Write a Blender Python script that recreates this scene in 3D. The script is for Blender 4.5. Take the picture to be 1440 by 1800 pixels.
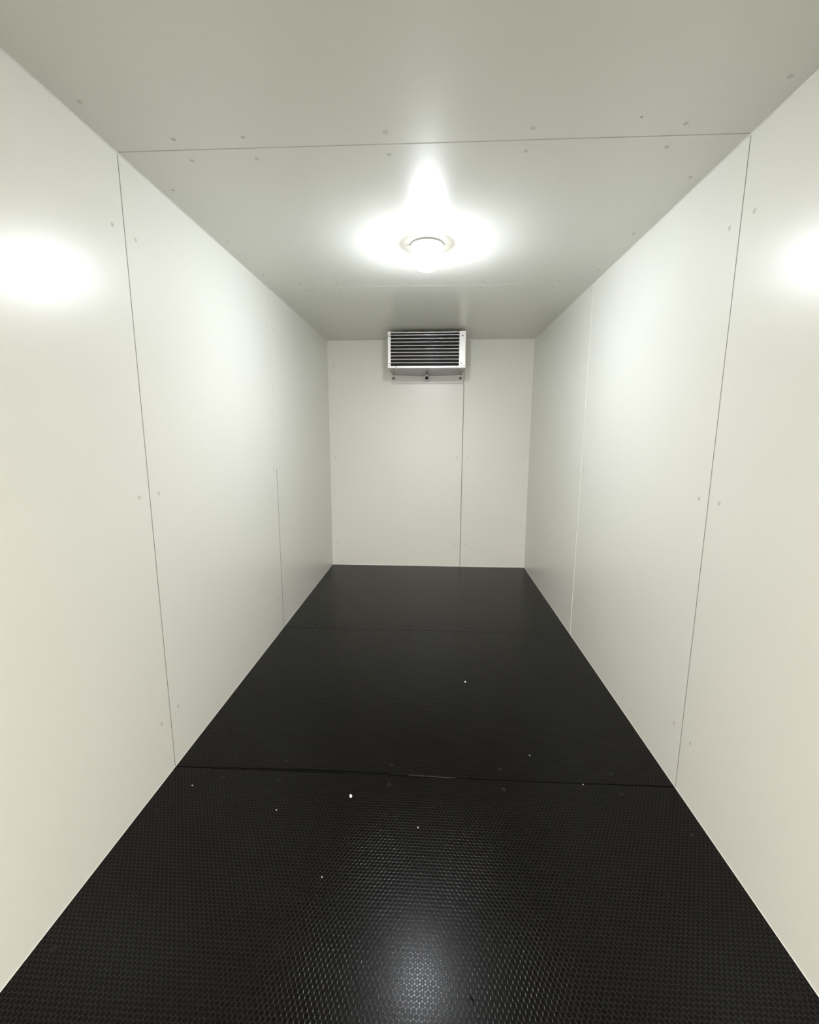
import bpy, bmesh, math, random
from mathutils import Vector, Matrix

random.seed(7)
S = bpy.context.scene
for o in list(bpy.data.objects):
    bpy.data.objects.remove(o)
COL = S.collection

# ------------------------------------------------------------------ camera
FPX, YAW, PITCH, ROLL = 790.404, 0.0513358, -0.1692541, 0.0030652
CAMX, CAMZ = 0.043594, 1.347229
H, Y1, Y2, YB = 2.2547, 1.5960, 2.9632, 4.5443      # ceiling height, two panel joints, end wall
YF = -0.95                                          # unseen end wall behind the camera, doorway assumed
cd = bpy.data.cameras.new('camera')
cam = bpy.data.objects.new('camera', cd)
COL.objects.link(cam)
cyw, syw, cp, sp = math.cos(YAW), math.sin(YAW), math.cos(PITCH), math.sin(PITCH)
fw = Vector((-syw * cp, cyw * cp, sp))
r0 = Vector((cyw, syw, 0))
u0 = r0.cross(fw)
rr = r0 * math.cos(ROLL) + u0 * math.sin(ROLL)
uu = -r0 * math.sin(ROLL) + u0 * math.cos(ROLL)
m = Matrix((rr, uu, -fw)).transposed().to_4x4()
m.translation = Vector((CAMX, 0, CAMZ))
cam.matrix_world = m
cd.sensor_fit = 'HORIZONTAL'
cd.sensor_width = 36.0
cd.lens = FPX / 1440 * 36.0
cd.clip_start = 0.02
S.camera = cam

# ------------------------------------------------------------------ light and exposure
S.view_settings.view_transform = 'Standard'
S.view_settings.look = 'None'
S.view_settings.gamma = 1
S.view_settings.use_curve_mapping = False
S.view_settings.exposure = 0.0
LAMP_STRENGTH = 400.0          # radiance of the lamp glass
WORLD_FILL = 9.4                 # world light used as fill, let in by the added doorway
w = bpy.data.worlds.new('world')
S.world = w
w.use_nodes = True
w.node_tree.nodes['Background'].inputs['Color'].default_value = (1.0, 0.93, 0.85, 1)
w.node_tree.nodes['Background'].inputs['Strength'].default_value = WORLD_FILL
pl = bpy.data.lights.new('doorway_daylight', 'AREA')     # portal: guides the world fill through the added doorway
pl.shape = 'RECTANGLE'
pl.size = 1.6
pl.size_y = 2.1
pl.cycles.is_portal = True
po = bpy.data.objects.new('doorway_daylight', pl)
po.location = (0, YF - 0.05, 1.05)
po.rotation_euler = (math.radians(90), 0, 0)
COL.objects.link(po)


# ------------------------------------------------------------------ materials
class NT:
    def __init__(s, name):
        s.m = bpy.data.materials.new(name)
        s.m.use_nodes = True
        s.t = s.m.node_tree
        s.b = s.t.nodes['Principled BSDF']

    def n(s, kind, **kw):
        nd = s.t.nodes.new(kind)
        for k, v in kw.items():
            setattr(nd, k, v)
        return nd

    def l(s, a, b):
        s.t.links.new(a, b)

    def math(s, op, a, b=None, c=None):
        nd = s.n('ShaderNodeMath', operation=op)
        for i, v in enumerate((a, b, c)):
            if v is None:
                continue
            if isinstance(v, (int, float)):
                nd.inputs[i].default_value = v
            else:
                s.l(v, nd.inputs[i])
        return nd.outputs[0]

    def vm(s, op, a, b=None):
        nd = s.n('ShaderNodeVectorMath', operation=op)
        for i, v in enumerate((a, b)):
            if v is None:
                continue
            if isinstance(v, tuple):
                nd.inputs[i].default_value = v
            else:
                s.l(v, nd.inputs[i])
        return nd


def plain(name, col, rough=0.5, metal=0.0, spec=0.5, bump=0.0, bscale=200.0, vary=0.0):
    k = NT(name)
    k.b.inputs['Base Color'].default_value = (*col, 1)
    k.b.inputs['Roughness'].default_value = rough
    k.b.inputs['Metallic'].default_value = metal
    k.b.inputs['Specular IOR Level'].default_value = spec
    tc = k.n('ShaderNodeTexCoord')
    if vary:
        nz = k.n('ShaderNodeTexNoise')
        nz.inputs['Scale'].default_value = 3.0
        nz.inputs['Detail'].default_value = 4.0
        k.l(tc.outputs['Object'], nz.inputs['Vector'])
        mx = k.n('ShaderNodeMix', data_type='RGBA')
        mx.inputs[6].default_value = (*[c * (1 - vary) for c in col], 1)
        mx.inputs[7].default_value = (*[min(1, c * (1 + vary)) for c in col], 1)
        k.l(nz.outputs['Fac'], mx.inputs[0])
        k.l(mx.outputs[2], k.b.inputs['Base Color'])
    if bump:
        nz = k.n('ShaderNodeTexNoise')
        nz.inputs['Scale'].default_value = bscale
        nz.inputs['Detail'].default_value = 3.0
        k.l(tc.outputs['Object'], nz.inputs['Vector'])
        bp = k.n('ShaderNodeBump')
        bp.inputs['Strength'].default_value = bump
        bp.inputs['Distance'].default_value = 0.001
        k.l(nz.outputs['Fac'], bp.inputs['Height'])
        k.l(bp.outputs[0], k.b.inputs['Normal'])
    return k.m


PANEL = plain('coated_panel_white', (0.78, 0.78, 0.72), 0.30, spec=0.5, bump=0.05, bscale=420, vary=0.012)
CAP = plain('filler_cap_grey', (0.56, 0.57, 0.51), 0.5)
CORE = plain('panel_core_grey', (0.05, 0.048, 0.04), 0.8)
FILL = plain('grey_filler', (0.17, 0.17, 0.15), 0.7)
SEAL = plain('white_sealant', (0.72, 0.72, 0.66), 0.35)
ALU = plain('galvanised_white_metal', (0.66, 0.66, 0.64), 0.34, metal=0.5, bump=0.05, bscale=60)
PAINT = plain('white_painted_sheet', (0.70, 0.71, 0.69), 0.35)
TRAY = plain('bright_aluminium', (0.92, 0.92, 0.91), 0.2, metal=0.8)
OUTLET = plain('white_plastic', (0.85, 0.85, 0.83), 0.4)
TUBE = plain('coil_tube_metal', (0.60, 0.60, 0.60), 0.35, metal=0.85)
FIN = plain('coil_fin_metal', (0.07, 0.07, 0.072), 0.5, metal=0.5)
DARK = plain('black_rubber', (0.012, 0.012, 0.012), 0.6)  # black for the shaded inside of the drain hole
STEEL = plain('screw_steel', (0.09, 0.09, 0.09), 0.35, metal=0.8)
CHIP = plain('white_plaster_chip', (0.85, 0.85, 0.82), 0.6, bump=0.4, bscale=900)
GSEAL = plain('glossy_black_sealant', (0.01, 0.01, 0.01), 0.2, bump=0.6, bscale=90)
BSEAL = plain('black_sealant', (0.002, 0.002, 0.002), 0.6, spec=0.05, bump=0.6, bscale=60)
FCAP = plain('floor_cap_grey', (0.010, 0.0095, 0.009), 0.5, spec=0.12)
BASE = plain('lamp_base_grey', (0.45, 0.45, 0.44), 0.4)


def floor_material():
    k = NT('black_antislip_board')
    geo = k.n('ShaderNodeNewGeometry')
    P = 0.0133
    sc = k.vm('SCALE', geo.outputs['Position'])
    sc.inputs['Scale'].default_value = 1.0 / P
    flat = k.vm('MULTIPLY', sc.outputs[0], (1, 1, 0))
    R = (1.0, math.sqrt(3), 1.0)
    HR = (0.5, math.sqrt(3) / 2, 0.0)

    def cell(v, off):
        if off:
            v = k.vm('SUBTRACT', v, HR).outputs[0]
        q = k.vm('DIVIDE', v, R)
        fr = k.vm('FRACTION', q.outputs[0])
        bk = k.vm('MULTIPLY', fr.outputs[0], R)
        return k.vm('SUBTRACT', bk.outputs[0], HR).outputs[0]
    a = k.vm('MULTIPLY', cell(flat.outputs[0], False), (1, 1, 0)).outputs[0]
    b = k.vm('MULTIPLY', cell(flat.outputs[0], True), (1, 1, 0)).outputs[0]

    def hexd(v):
        ab = k.vm('ABSOLUTE', v).outputs[0]
        sx = k.n('ShaderNodeSeparateXYZ')
        k.l(ab, sx.inputs[0])
        dt = k.vm('DOT_PRODUCT', ab, (0.5, math.sqrt(3) / 2, 0)).outputs['Value']
        return k.math('MAXIMUM', sx.outputs[0], dt)
    hx = k.math('MINIMUM', hexd(a), hexd(b))
    la = k.vm('LENGTH', a).outputs['Value']
    lb = k.vm('LENGTH', b).outputs['Value']
    rd = k.math('MINIMUM', la, lb)
    d = k.math('ADD', k.math('MULTIPLY', hx, 0.45), k.math('MULTIPLY', rd, 0.55))
    mr = k.n('ShaderNodeMapRange', interpolation_type='SMOOTHSTEP')
    mr.inputs['From Min'].default_value = 0.38
    mr.inputs['From Max'].default_value = 0.50
    k.l(d, mr.inputs['Value'])
    line = mr.outputs['Result']                       # 0 in the dimple, 1 on the web between
    # patchy wear
    nz = k.n('ShaderNodeTexNoise')
    nz.inputs['Scale'].default_value = 2.3
    nz.inputs['Detail'].default_value = 6.0
    k.l(geo.outputs['Position'], nz.inputs['Vector'])
    fine = k.n('ShaderNodeTexNoise')
    fine.inputs['Scale'].default_value = 520.0
    fine.inputs['Detail'].default_value = 2.0
    k.l(geo.outputs['Position'], fine.inputs['Vector'])
    mx = k.n('ShaderNodeMix', data_type='RGBA')
    mx.inputs[6].default_value = (0.0018, 0.0014, 0.0011, 1)
    mx.inputs[7].default_value = (0.0040, 0.0030, 0.0020, 1)
    k.l(nz.outputs['Fac'], mx.inputs[0])
    web = k.n('ShaderNodeMix', data_type='RGBA')          # the raised web is set a little greyer than the dimples
    web.inputs[7].default_value = (0.009, 0.008, 0.007, 1)
    k.l(line, web.inputs[0])
    k.l(mx.outputs[2], web.inputs[6])
    k.l(web.outputs[2], k.b.inputs['Base Color'])
    ro = k.math('ADD', k.math('MULTIPLY', line, FLOOR_R[1] - FLOOR_R[0]), FLOOR_R[0])
    ro = k.math('ADD', ro, k.math('MULTIPLY', k.math('SUBTRACT', nz.outputs['Fac'], 0.5), 0.06))
    k.l(ro, k.b.inputs['Roughness'])
    k.l(k.math('ADD', k.math('MULTIPLY', line, 0.14), 1.19), k.b.inputs['IOR'])
    hgt = k.math('ADD', line, k.math('MULTIPLY', fine.outputs['Fac'], 0.25))
    bp = k.n('ShaderNodeBump')
    bp.inputs['Strength'].default_value = 0.5
    bp.inputs['Distance'].default_value = 0.0004
    k.l(hgt, bp.inputs['Height'])
    k.l(bp.outputs[0], k.b.inputs['Normal'])
    return k.m


FLOOR_R = (0.26, 0.17)
FLOORM = floor_material()


def glow(name, strength, col):
    k = NT(name)
    k.b.inputs['Base Color'].default_value = (0.8, 0.8, 0.8, 1)
    k.b.inputs['Roughness'].default_value = 0.3
    k.b.inputs['Emission Color'].default_value = (*col, 1)
    k.b.inputs['Emission Strength'].default_value = strength
    return k.m


GLASS_ON = glow('lit_lamp_glass', LAMP_STRENGTH, (0.95, 1.0, 1.07))
COLLAR = glow('lit_opal_collar', 6.0, (1.0, 0.985, 0.95))


# ------------------------------------------------------------------ mesh helpers
def link(name, bm, mat, parent=None, loc=None, smooth=False, **props):
    me = bpy.data.meshes.new(name)
    bmesh.ops.recalc_face_normals(bm, faces=bm.faces)
    bm.to_mesh(me)
    bm.free()
    me.materials.append(mat)
    if smooth:
        for p in me.polygons:
            p.use_smooth = True
    o = bpy.data.objects.new(name, me)
    COL.objects.link(o)
    if parent:
        o.parent = parent
    if loc:
        o.location = loc
    for k2, v in props.items():
        o[k2] = v
    return o


def empty(name, loc=(0, 0, 0), **props):
    o = bpy.data.objects.new(name, None)
    COL.objects.link(o)
    o.location = loc
    o.empty_display_size = 0.1
    for k2, v in props.items():
        o[k2] = v
    return o


def box(bm, x0, x1, y0, y1, z0, z1, bev=0.0, seg=2):
    t = bmesh.new()
    bmesh.ops.create_cube(t, size=1)
    bmesh.ops.scale(t, vec=(x1 - x0, y1 - y0, z1 - z0), verts=t.verts)
    bmesh.ops.translate(t, vec=((x0 + x1) / 2, (y0 + y1) / 2, (z0 + z1) / 2), verts=t.verts)
    if bev:
        bmesh.ops.bevel(t, geom=list(t.edges), offset=bev, segments=seg, affect='EDGES', profile=0.5)
    me = bpy.data.meshes.new('t')
    t.to_mesh(me)
    t.free()
    bm.from_mesh(me)
    bpy.data.meshes.remove(me)
    return bm


def boxbm(*a, **k):
    return box(bmesh.new(), *a, **k)


def lathe(bm, prof, n=48, axis='Z', origin=(0, 0, 0)):
    """prof: list of (r, h); revolved about axis."""
    rings = []
    for r, h in prof:
        ring = []
        if r < 1e-6:
            ring = [bm.verts.new((0, 0, h))] * n
        else:
            for i in range(n):
                a = 2 * math.pi * i / n
                ring.append(bm.verts.new((r * math.cos(a), r * math.sin(a), h)))
        rings.append(ring)
    for A, B in zip(rings, rings[1:]):
        for i in range(n):
            j = (i + 1) % n
            vs = []
            for v in (A[i], A[j], B[j], B[i]):
                if v not in vs:
                    vs.append(v)
            if len(vs) > 2:
                bm.faces.new(vs)
    M = Matrix.Identity(4)
    if axis == 'X':
        M = Matrix.Rotation(math.pi / 2, 4, 'Y')
    if axis == '-Y':
        M = Matrix.Rotation(math.pi / 2, 4, 'X')
    vs = {v for r in rings for v in r}
    bmesh.ops.transform(bm, matrix=Matrix.Translation(origin) @ M, verts=list(vs))
    return bm


def cap_mesh(name, r, t, mat, jitter=0.0):
    bm = bmesh.new()
    lathe(bm, [(r, -t * 0.5), (r, t * 0.5), (r * 0.8, t), (r * 0.3, t * 1.05), (0, t * 1.0)], 20)
    bmesh.ops.recalc_face_normals(bm, faces=bm.faces)
    me = bpy.data.meshes.new(name)
    bm.to_mesh(me)
    bm.free()
    me.materials.append(mat)
    return me


CAPME = cap_mesh('screw_cap', 0.0072, 0.0006, CAP)
FCAPME = cap_mesh('floor_screw_cap', 0.0085, 0.0006, FCAP)
SPECKME = cap_mesh('dark_speck', 0.0028, 0.0005, STEEL)
ROT = {'L': (0, math.pi / 2, 0), 'R': (0, -math.pi / 2, 0), 'T': (math.pi, 0, 0), 'B': (math.pi / 2, 0, 0), 'F': (0, 0, 0)}


def caps(panel, side, pts, me=CAPME, name='screw_cap'):
    for x, y, z in pts:
        o = bpy.data.objects.new(name, me)
        COL.objects.link(o)
        o.parent = panel
        o.location = (x, y, z)
        o.rotation_euler = ROT[side]


T = 0.04
G = 0.0022      # half the gap of a joint
ZT = (2.015, 1.125, 0.235)

# ------------------------------------------------------------------ side walls
bounds = [(YF, 0.231), (0.231, Y1), (Y1, Y2), (Y2, YB + T)]
for side, s in (('L', -1), ('R', 1)):
    wall = empty('wall_left' if s < 0 else 'wall_right', (s, 1.8, 0), kind='structure')
    off = Vector((s, 1.8, 0))
    for i, (a, b) in enumerate(bounds):
        x0, x1 = sorted((0, s * T))
        p = link('wall_panel', boxbm(x0, x1, a - 1.8 + (G if i else 0), b - 1.8 - (G * 0.9 if i < 3 else 0), -0.06, H + 0.06, bev=0.0005),
                 PANEL, wall)
        pts = []
        if i == 3:
            pts = [(0, b - T - 0.058 - 1.8, z) for z in ZT] + [(0, a + 0.059 - 1.8, z) for z in ZT]
        elif i == 0:
            pts = [(0, b - 0.056 - 1.8, z) for z in ZT]
        else:
            pts = [(0, a + 0.056 - 1.8, z) for z in ZT] + [(0, b - 0.060 - 1.8, z) for z in ZT]
        caps(p, side, pts)
    x0, x1 = sorted((s * T, s * (T + 0.05)))
    link('wall_core', boxbm(x0, x1, YF - 1.8, YB + T - 1.8, -0.06, H + 0.06), CORE, wall)
    x0, x1 = sorted((s * 0.0004, s * 0.006))
    link('joint_filler', boxbm(x0, x1, Y1 - 0.0022 - 1.8, Y1 + 0.0022 - 1.8, 0.0, H), FILL, wall)
    if s < 0:   # grey filler in the lower half of the second joint
        link('joint_filler', boxbm(-0.004, 0.0003, Y2 - 0.0027 - 1.8, Y2 + 0.0027 - 1.8, 0.0, 1.12, bev=0.0001, seg=1), FILL, wall)
    if s > 0:   # proud bead in the second joint and two scuffs near the floor
        bm = bmesh.new()
        box(bm, -0.0025, 0.003, Y2 - 0.0045 - 1.8, Y2 + 0.0035 - 1.8, 0.0, H, bev=0.0008)
        link('joint_sealant', bm, SEAL, wall)
        caps(wall, 'R', [(0, 2.0996 - 1.8, 0.0657), (0, 1.9952 - 1.8, 0.0634)], SPECKME, 'scuff_mark')

# ------------------------------------------------------------------ end wall
XS = 0.3365
wb = empty('wall_back', (0, YB, 0), kind='structure')
pa = link('wall_panel', boxbm(-1, XS - G, 0, T, -0.06, H + 0.06, bev=0.0005), PANEL, wb)
pb = link('wall_panel', boxbm(XS + G, 1, 0, T, -0.06, H + 0.06, bev=0.0005), PANEL, wb)
caps(pa, 'B', [(x, 0, z) for x in (-0.944, 0.284) for z in ZT])
caps(pb, 'B', [(x, 0, z) for x in (0.391, 0.947) for z in ZT])
link('wall_core', boxbm(-1, 1, T, T + 0.05, -0.06, H + 0.06), CORE, wb)

# ------------------------------------------------------------------ unseen end wall, doorway added to let fill light in
wf = empty('wall_front', (0, YF, 0), kind='structure')
link('wall_panel', boxbm(-1.09, -0.8, -0.09, 0, -0.06, H + 0.06, bev=0.001), PANEL, wf)
link('wall_panel', boxbm(0.8, 1.09, -0.09, 0, -0.06, H + 0.06, bev=0.001), PANEL, wf)
link('lintel_panel', boxbm(-0.8, 0.8, -0.09, 0, 2.1, H + 0.06, bev=0.001), PANEL, wf)
link('door_sill', boxbm(-0.8, 0.8, -0.09, 0, -0.06, 0.0, bev=0.001), TUBE, wf)

# ------------------------------------------------------------------ unseen dark slab outside, added to stop light from below
link('ground', boxbm(-9, 9, -16, YF - 0.09, -0.35, -0.15), plain('yard_asphalt', (0.06, 0.06, 0.055), 0.9, bump=0.3, bscale=40), None, kind='structure')

# ------------------------------------------------------------------ ceiling
SX = (-0.777, -0.555, -0.112, 0.332, 0.777)
ce = empty('ceiling', (0, 1.8, H), kind='structure')
cb = [(YF, 0.231), (0.231, Y1 - 0.003), (Y1 - 0.003, Y2), (Y2, YB)]
for i, (a, b) in enumerate(cb):
    p = link('ceiling_panel', boxbm(-1, 1, a - 1.8 + (G * 0.9 if i else 0), b - 1.8 - (G * 0.9 if i < 3 else 0), 0, T, bev=0.0007), PANEL, ce)
    pts = []
    if i > 0:
        pts += [(x, a + 0.056 - 1.8, 0) for x in SX]
    if i < 3:
        pts += [(x, b - 0.054 - 1.8, 0) for x in SX]
    for yy in (0.925, 1.370, 1.826, 2.283, 2.735, 3.19, 3.65, 4.10, 0.47):
        if a < yy < b:
            pts += [(-0.946, yy - 1.8, 0), (0.946, yy - 1.8, 0)]
    caps(p, 'T', pts)
    if i == 1:
        caps(p, 'T', [(0.6342, 1.5052 - 1.8, 0)], SPECKME, 'scuff_mark')
link('ceiling_core', boxbm(-1, 1, YF - 1.8, YB - 1.8, T, T + 0.05), CORE, ce)

# ------------------------------------------------------------------ floor
fl = empty('floor', (0, 1.8, 0), kind='structure')
fb = [(YF, Y1), (Y1, Y2), (Y2, YB)]
for i, (a, b) in enumerate(fb):
    p = link('floor_panel', boxbm(-1, 1, a - 1.8 + (0.0012 if i else 0), b - 1.8 - (0.0012 if i < 2 else 0), -T, 0, bev=0.0008), FLOORM, fl)
    pts = []
    if i > 0:
        pts += [(x, a + 0.057 - 1.8, 0) for x in SX]
    if i < 2:
        pts += [(x, b - 0.048 - 1.8, 0) for x in SX]
    for yy in (0.931, 1.378, 1.830, 2.280, 2.735, 3.19, 3.65, 4.10, 0.47):
        if a < yy < b:
            pts += [(-0.946, yy - 1.8, 0), (0.944, yy - 1.8, 0)]
    caps(p, 'F', pts, FCAPME, 'screw_cap')
link('floor_core', boxbm(-1, 1, YF - 1.8, YB - 1.8, -T - 0.02, -T), CORE, fl)


def bead(path, widths, hgt, mat, name, parent, n=6):
    bm = bmesh.new()
    rows = []
    for (x, y), wd in zip(path, widths):
        row = []
        for j in range(n + 1):
            t = j / n
            row.append(bm.verts.new((x, y + (t - 0.5) * wd, hgt * math.sin(math.pi * t) * (0.5 + wd / 0.016) + 0.0001)))
        rows.append(row)
    for A, B in zip(rows, rows[1:]):
        for j in range(n):
            bm.faces.new((A[j], B[j], B[j + 1], A[j + 1]))
    # underside closes the strip
    for A, B in zip(rows, rows[1:]):
        bm.faces.new((A[0], A[n], B[n], B[0]))
    return link(name, bm, mat, parent, smooth=True)


def lerp_tab(tab, x):
    for (a, va), (b, vb) in zip(tab, tab[1:]):
        if a <= x <= b:
            return va + (vb - va) * (x - a) / (b - a)
    return tab[-1][1]


N = 260
cy_tab = [(-1, 1.5973), (-0.7375, 1.6035), (-0.4072, 1.6075), (-0.2667, 1.6061), (0.0103, 1.5998), (0.124, 1.5975), (0.371, 1.5956), (0.7027, 1.5963), (1.0, 1.6003)]
wd_tab = [(-1, 0.003), (-0.75, 0.006), (-0.55, 0.010), (-0.42, 0.014), (-0.3, 0.017), (-0.18, 0.014), (-0.05, 0.010), (0.05, 0.009), (0.15, 0.006), (0.4, 0.005), (0.7, 0.007), (1.0, 0.006)]
path, wid = [], []
for i in range(N + 1):
    x = -0.998 + 1.996 * i / N
    j = 0.0009 * math.sin(37 * x) + 0.0007 * math.sin(91 * x + 1) + random.uniform(-0.0006, 0.0006)
    path.append((x, lerp_tab(cy_tab, x) - 1.8 + j))
    wid.append(lerp_tab(wd_tab, x) * (1 + 0.22 * math.sin(23 * x) * math.sin(61 * x) + random.uniform(-0.12, 0.12)))
bead(path, wid, 0.0004, BSEAL, 'joint_sealant', fl)
gp = [(-0.04 + 0.19 * i / 60, 1.6014 - 1.8 - 0.03 * (0.19 * i / 60) + 0.0006 * math.sin(i * 0.8)) for i in range(61)]
bead(gp, [0.0028 + 0.0016 * math.sin(i * 0.61) * math.sin(i * 0.23) for i in range(61)], 0.0017, GSEAL, 'sealant_ridge', fl)
path = [(-0.998 + 1.996 * i / 80, Y2 - 1.8 + 0.0006 * math.sin(i * 1.7)) for i in range(81)]
bead(path, [0.004 + 0.0015 * math.sin(i * 0.9) for i in range(81)], 0.0004, BSEAL, 'joint_sealant', fl)


# ------------------------------------------------------------------ corner beads (trim)
def corner_bead(name, p0, p1, dx, dz, r, mat=SEAL):
    """quarter-round bead from p0 to p1; dx, dz: the two directions into the room"""
    bm = bmesh.new()
    dx, dz = Vector(dx), Vector(dz)
    rows = []
    for p in (Vector(p0), Vector(p1)):
        row = [bm.verts.new(p)]
        for k2 in range(7):
            t = k2 / 6 * math.pi / 2
            row.append(bm.verts.new(p + dx * r * (1 - 0.75 * math.sin(t)) + dz * r * (1 - 0.75 * math.cos(t))
                                    if 0 < k2 < 6 else p + (dx if k2 == 0 else dz) * r))
        rows.append(row)
    n = len(rows[0])
    for j in range(n):
        bm.faces.new((rows[0][j], rows[0][(j + 1) % n], rows[1][(j + 1) % n], rows[1][j]))
    bm.faces.new(rows[0])
    bm.faces.new(rows[1])
    return link(name, bm, mat, None, kind='structure')


corner_bead('trim_1', (-1, YF, H), (-1, YB, H), (1, 0, 0), (0, 0, -1), 0.0035)
corner_bead('trim_2', (1, YF, H), (1, YB, H), (-1, 0, 0), (0, 0, -1), 0.0035)
corner_bead('trim_3', (-1, YB, H), (1, YB, H), (0, -1, 0), (0, 0, -1), 0.004)
corner_bead('trim_4', (-1, YF, 0), (-1, YB, 0), (1, 0, 0), (0, 0, 1), 0.0012, PANEL)
corner_bead('trim_5', (1, YF, 0), (1, YB, 0), (-1, 0, 0), (0, 0, 1), 0.0016, PANEL)
corner_bead('trim_6', (-1, YB, 0), (1, YB, 0), (0, -1, 0), (0, 0, 1), 0.006)
corner_bead('trim_7', (1, YB, 0), (1, YB, H), (-1, 0, 0), (0, -1, 0), 0.005)
corner_bead('trim_8', (-1, YB, 0), (-1, YB, H), (1, 0, 0), (0, -1, 0), 0.003)

# ------------------------------------------------------------------ ceiling lamp
LX, LY = 0.003, 2.355
lamp = empty('ceiling_lamp', (LX, LY, H),
             label='small round white lit lamp fixed to the middle of the ceiling', category='lamp')
bm = bmesh.new()
lathe(bm, [(0.0, 0.0), (0.079, 0.0), (0.079, -0.006), (0.076, -0.009), (0.0, -0.009)], 64)
link('base_plate', bm, BASE, lamp, smooth=False)
bm = bmesh.new()
lathe(bm, [(0.070, -0.008), (0.077, -0.008), (0.077, -0.066), (0.074, -0.072), (0.068, -0.072), (0.0645, -0.066), (0.0645, -0.012), (0.070, -0.008)], 64)
link('collar', bm, COLLAR, lamp, smooth=True)
for s in (-1, 1):
    bm = bmesh.new()
    rows = []
    for q in range(9):
        z = -0.008 - 0.062 * q / 8
        inn = 0.0 if q < 7 else (0.004 if q == 7 else 0.011)
        rows.append([bm.verts.new((s * (0.0775 - inn + dx) * math.cos(a), (0.0775 - inn + dx) * math.sin(a), z))
                     for a, dx in ((-0.09, 0), (-0.08, 0.004), (0, 0.0045), (0.08, 0.004), (0.09, 0))])
    for A, B in zip(rows, rows[1:]):
        for j in range(5):
            bm.faces.new((A[j], A[(j + 1) % 5], B[(j + 1) % 5], B[j]))
    bm.faces.new(rows[0])
    bm.faces.new(rows[-1])
    link('side_clip', bm, BASE, lamp, label='grey plastic side clip')
bm = bmesh.new()
prof = [(0.055, -0.030), (0.0625, -0.034), (0.0625, -0.068), (0.0625, -0.076)]
for k in range(1, 9):
    t = k / 8 * math.pi / 2
    prof.append((0.0625 * math.cos(t) if k < 8 else 0, -0.076 - 0.046 * math.sin(t)))
lathe(bm, prof, 48)
link('glass_dome', bm, GLASS_ON, lamp, smooth=True, label='glowing lamp glass')

# ------------------------------------------------------------------ evaporator unit on the end wall
UX0, UX1 = -0.3595, 0.3145      # outer faces of the end plates
UF = 4.08                       # front plane
UZ0, UZ1 = 1.927, 2.2295
uy = YB
un = empty('evaporator_unit', (0, YB, 1.84),
           label='white metal cooling evaporator with dark horizontal coil mounted high on the end wall', category='cooling unit')
ox, oy, oz = 0, YB, 1.84


def U(x0, x1, y0, y1, z0, z1, **k):
    return boxbm(x0 - ox, x1 - ox, y0 - oy, y1 - oy, z0 - oz, z1 - oz, **k)


XL, XR = UX0 + 0.025, UX1 - 0.055     # inner edges of the front flanges
# casing: top sheet, side sheets
link('top_sheet', U(UX0 + 0.003, UX1 - 0.003, UF + 0.012, YB, UZ1 - 0.004, UZ1 - 0.001), PAINT, un)
link('side_plate', U(UX0, UX0 + 0.002, UF + 0.002, YB, UZ0 + 0.002, UZ1), PAINT, un)
link('side_plate', U(UX1 - 0.002, UX1, UF + 0.002, YB, UZ0 + 0.002, UZ1), PAINT, un)
fa = link('front_flange', U(UX0, XL, UF, UF + 0.002, UZ0 + 0.018, UZ1, bev=0.0007), ALU, un)
fbn = link('front_flange', U(XR, UX1, UF, UF + 0.002, UZ0 + 0.018, UZ1, bev=0.0007), ALU, un)
# upper lip, with a notch-like dark seam at the middle
link('top_rail', U(XL, XR, UF + 0.004, UF + 0.010, UZ1 - 0.011, UZ1 - 0.004, bev=0.001), ALU, un)
# cooling coil: a block of fine vertical fins and nine tubes across the front
bm = bmesh.new()
nf = 150
for i in range(nf):
    x = XL - 0.01 + (XR - XL + 0.02) * (i + 0.5) / nf
    box(bm, x - 0.0004 - ox, x + 0.0004 - ox, UF + 0.030 - oy, UF + 0.16 - oy, UZ0 + 0.012 - oz, UZ1 - 0.006 - oz)
box(bm, XL - 0.012 - ox, XR + 0.012 - ox, UF + 0.16 - oy, UF + 0.162 - oy, UZ0 + 0.012 - oz, UZ1 - 0.006 - oz)
link('fin_block', bm, FIN, un)
tz = [UZ0 + 0.018 + 0.0275 + 0.02875 * k for k in range(9)]
for z in tz:
    bm = bmesh.new()
    R = 0.0048
    L0, L1 = XL - 0.008, XR + 0.002
    lathe(bm, [(0, L0), (R, L0), (R, L1), (0, L1)], 16, axis='X', origin=(0, 0, 0))
    o = link('coil_tube', bm, TUBE, un, loc=(0, UF + 0.016 - oy, z - oz), smooth=False)
# return bends behind the right flange, seen at the tube ends
for k in range(0, 8, 2):
    bm = bmesh.new()
    zc = (tz[k] + tz[k + 1]) / 2
    rad = (tz[k + 1] - tz[k]) / 2
    prev = None
    for q in range(9):
        a = -math.pi / 2 + math.pi * q / 8
        c = Vector((rad * math.cos(a), 0, rad * math.sin(a)))
        nrm = Vector((math.cos(a), 0, math.sin(a)))
        ring = [bm.verts.new(c + nrm * 0.0055 * math.cos(t) + Vector((0, 1, 0)) * 0.0055 * math.sin(t))
                for t in [2 * math.pi * h / 10 for h in range(10)]]
        if prev:
            for h in range(10):
                bm.faces.new((prev[h], prev[(h + 1) % 10], ring[(h + 1) % 10], ring[h]))
        prev = ring
    link('return_bend', bm, TUBE, un, loc=(XR + 0.002, UF + 0.016 - oy, zc - oz), smooth=True)
# dark end plate at the right of the coil
link('coil_end_plate', U(XR - 0.006, XR - 0.0045, UF + 0.012, UF + 0.16, UZ0 + 0.012, UZ1 - 0.006), FIN, un)
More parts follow.
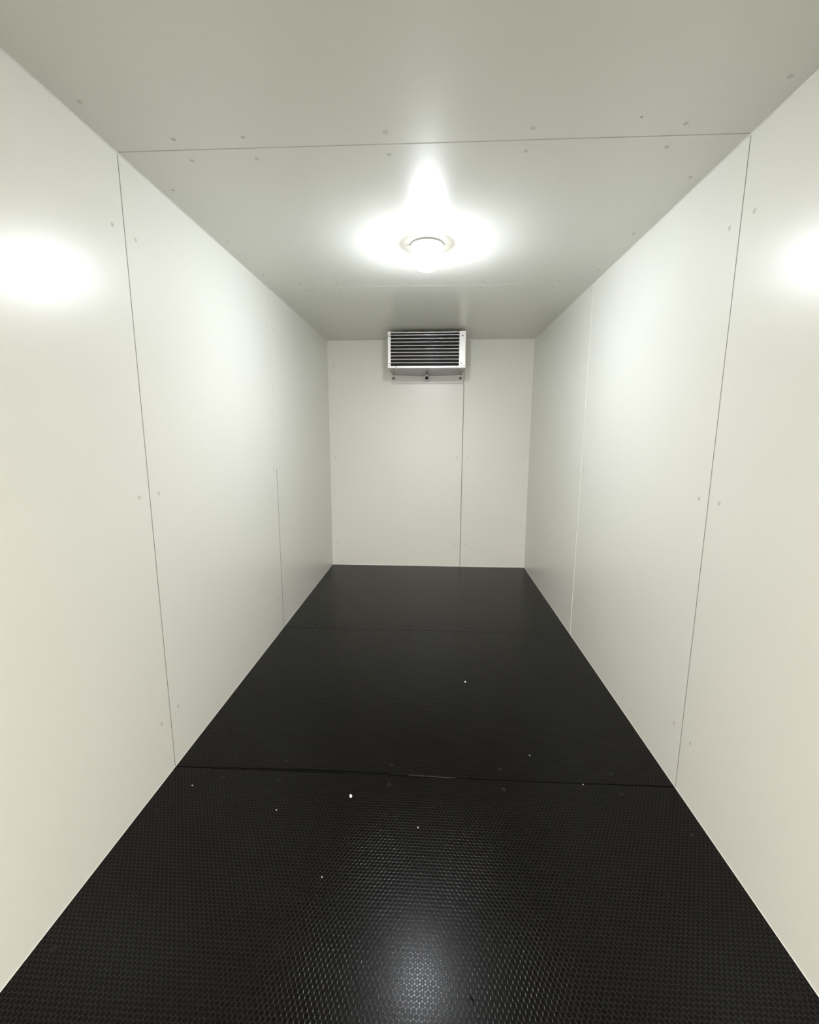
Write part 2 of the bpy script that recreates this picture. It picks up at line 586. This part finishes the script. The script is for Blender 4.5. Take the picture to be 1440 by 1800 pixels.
# drip pan: front rail plus a sagging tray under the coil
pan = link('drip_pan', U(UX0 - 0.001, UX1 + 0.001, UF - 0.003, UF + 0.0, UZ0 - 0.001, UZ0 + 0.016, bev=0.0012), ALU, un)
bm = bmesh.new()
NX, NY = 28, 14
grid = []
for j in range(NY + 1):
    row = []
    for i in range(NX + 1):
        u = i / NX
        v = j / NY
        x = UX0 + (UX1 - UX0) * u
        y = UF - 0.001 + (YB - 0.006 - UF) * v
        sag = 0.013 * (v ** 1.2) * (math.sin(math.pi * u) ** 0.9 if 0 < u < 1 else 0)
        row.append(bm.verts.new((x - ox, y - oy, UZ0 - sag - oz)))
    grid.append(row)
for j in range(NY):
    for i in range(NX):
        bm.faces.new((grid[j][i], grid[j][i + 1], grid[j + 1][i + 1], grid[j + 1][i]))
bmesh.ops.solidify(bm, geom=list(bm.faces), thickness=0.0015)
link('pan_tray', bm, TRAY, pan, smooth=True)
# wall bracket
br = link('wall_bracket', U(-0.3726, 0.3274, YB - 0.004, YB, 1.8445, 2.20, bev=0.0008), PAINT, un)
link('bracket_lip', U(-0.3726, 0.3274, YB - 0.016, YB - 0.003, 1.8405, 1.8445, bev=0.001), PAINT, br)


def screw(parent, x, y, z, r=0.0065):
    bm = bmesh.new()
    lathe(bm, [(0, 0), (r * 1.5, 0), (r * 1.5, 0.001), (r, 0.0014), (r, 0.004), (r * 0.8, 0.005), (0, 0.005)], 6, axis='-Y')
    return link('screw', bm, STEEL, parent, loc=(x - ox, y - oy, z - oz))


screw(br, -0.350, YB - 0.004, 1.8945, 0.010)
screw(br, 0.3014, YB - 0.004, 1.8930, 0.010)
screw(fa, UX0 + 0.013, UF, UZ1 - 0.038, 0.0045)
screw(fa, UX0 + 0.014, UF, UZ0 + 0.038, 0.0035)
screw(fbn, UX1 - 0.027, UF, UZ1 - 0.038, 0.0045)
screw(fbn, UX1 - 0.033, UF, UZ0 + 0.036, 0.0035)
screw(pan, UX0 + 0.074, UF - 0.003, UZ0 + 0.008, 0.0035)
screw(pan, UX1 - 0.078, UF - 0.003, UZ0 + 0.008, 0.0035)
# drain outlet
bm = bmesh.new()
lathe(bm, [(0.0165, 0.0), (0.028, 0.0), (0.028, 0.040), (0.026, 0.046), (0.018, 0.046), (0.0165, 0.040), (0.0165, 0.0)], 32, axis='-Y')
dr = link('drain_outlet', bm, OUTLET, un, loc=(-0.0246 - ox, YB - 0.022 - oy, 1.890 - oz), smooth=True)
bm = bmesh.new()
lathe(bm, [(0, 0.0), (0.0168, 0.0), (0.0168, 0.041), (0.015, 0.043), (0, 0.040)], 28, axis='-Y')
link('drain_plug', bm, DARK, dr, smooth=True)  # solid black insert painted as the shade inside the open drain


# ------------------------------------------------------------------ bits lying on the floor
def crumb(name, x, y, size, label, cat='crumb', group=None, mat=CHIP, flat=0.6, seed=1):
    rnd = random.Random(seed)
    bm = bmesh.new()
    bmesh.ops.create_icosphere(bm, subdivisions=2, radius=1.0)
    for v in bm.verts:
        d = 1 + rnd.uniform(-0.22, 0.22)
        v.co = Vector((v.co.x * size * 0.62 * d, v.co.y * size * 0.42 * d, v.co.z * size * 0.3 * flat * d))
    zmin = min(v.co.z for v in bm.verts)
    for v in bm.verts:
        v.co.z -= zmin
    o = link(name, bm, mat, None, loc=(x, y, 0.0), label=label, category=cat)
    o.rotation_euler[2] = rnd.uniform(0, 3)
    if group:
        o['group'] = group
    return o


crumb('plaster_chip', -0.2511, 1.4815, 0.012, 'largest bright white chip lying on the black floor just before the floor joint', 'chip', seed=3)
crumb('plaster_chip', 0.2370, 2.3093, 0.011, 'white chip lying alone far out on the black floor beyond the joint', 'chip', seed=5)
crumb('crumb', 0.0069, 1.358, 0.0042, 'tiny pale crumb on the floor just above the lamp glare', group='pale crumbs on the black floor', seed=8)
crumb('crumb', 0.4707, 1.7426, 0.0045, 'tiny pale crumb right of centre just beyond the floor joint', group='pale crumbs on the black floor', seed=9)
crumb('crumb', -0.8772, 1.5001, 0.0045, 'tiny pale crumb near the left wall just before the floor joint', group='pale crumbs on the black floor', seed=10)
crumb('crumb', -0.5106, 1.4043, 0.004, 'tiny pale crumb on black floor left of the largest white chip', group='pale crumbs on the black floor', seed=11)
crumb('crumb', -0.2838, 1.164, 0.0036, 'tiny pale crumb on the floor left of the lamp glare', group='pale crumbs on the black floor', seed=12)
crumb('crumb', 0.6459, 1.5895, 0.004, 'tiny pale crumb lying in the floor joint towards the right wall', group='pale crumbs on the black floor', seed=13)

# thin curved shaving near the camera
bm = bmesh.new()
rows = []
for i in range(15):
    t = i / 14
    px = -0.006 + 0.013 * t + 0.001 * math.sin(t * 3)
    py = 0.011 - 0.021 * t + 0.006 * t * t
    wv = 0.0019 * math.sin(math.pi * (0.08 + 0.87 * t))
    hz = 0.0018 * math.sin(math.pi * t)
    rows.append([bm.verts.new((px - wv, py - wv * .6, 0.0)), bm.verts.new((px, py, 0.0008 + hz)), bm.verts.new((px + wv, py + wv * .6, 0.0))])
for A, B in zip(rows, rows[1:]):
    bm.faces.new((A[0], A[1], B[1], B[0]))
    bm.faces.new((A[1], A[2], B[2], B[1]))
    bm.faces.new((A[2], A[0], B[0], B[2]))
bm.faces.new(rows[0])
bm.faces.new(rows[-1])
link('shaving', bm, BSEAL, None, loc=(0.1522, 0.8805, 0.0), smooth=True,
     label='thin curved black shaving on the dimpled floor right of the lamp glare', category='shaving')
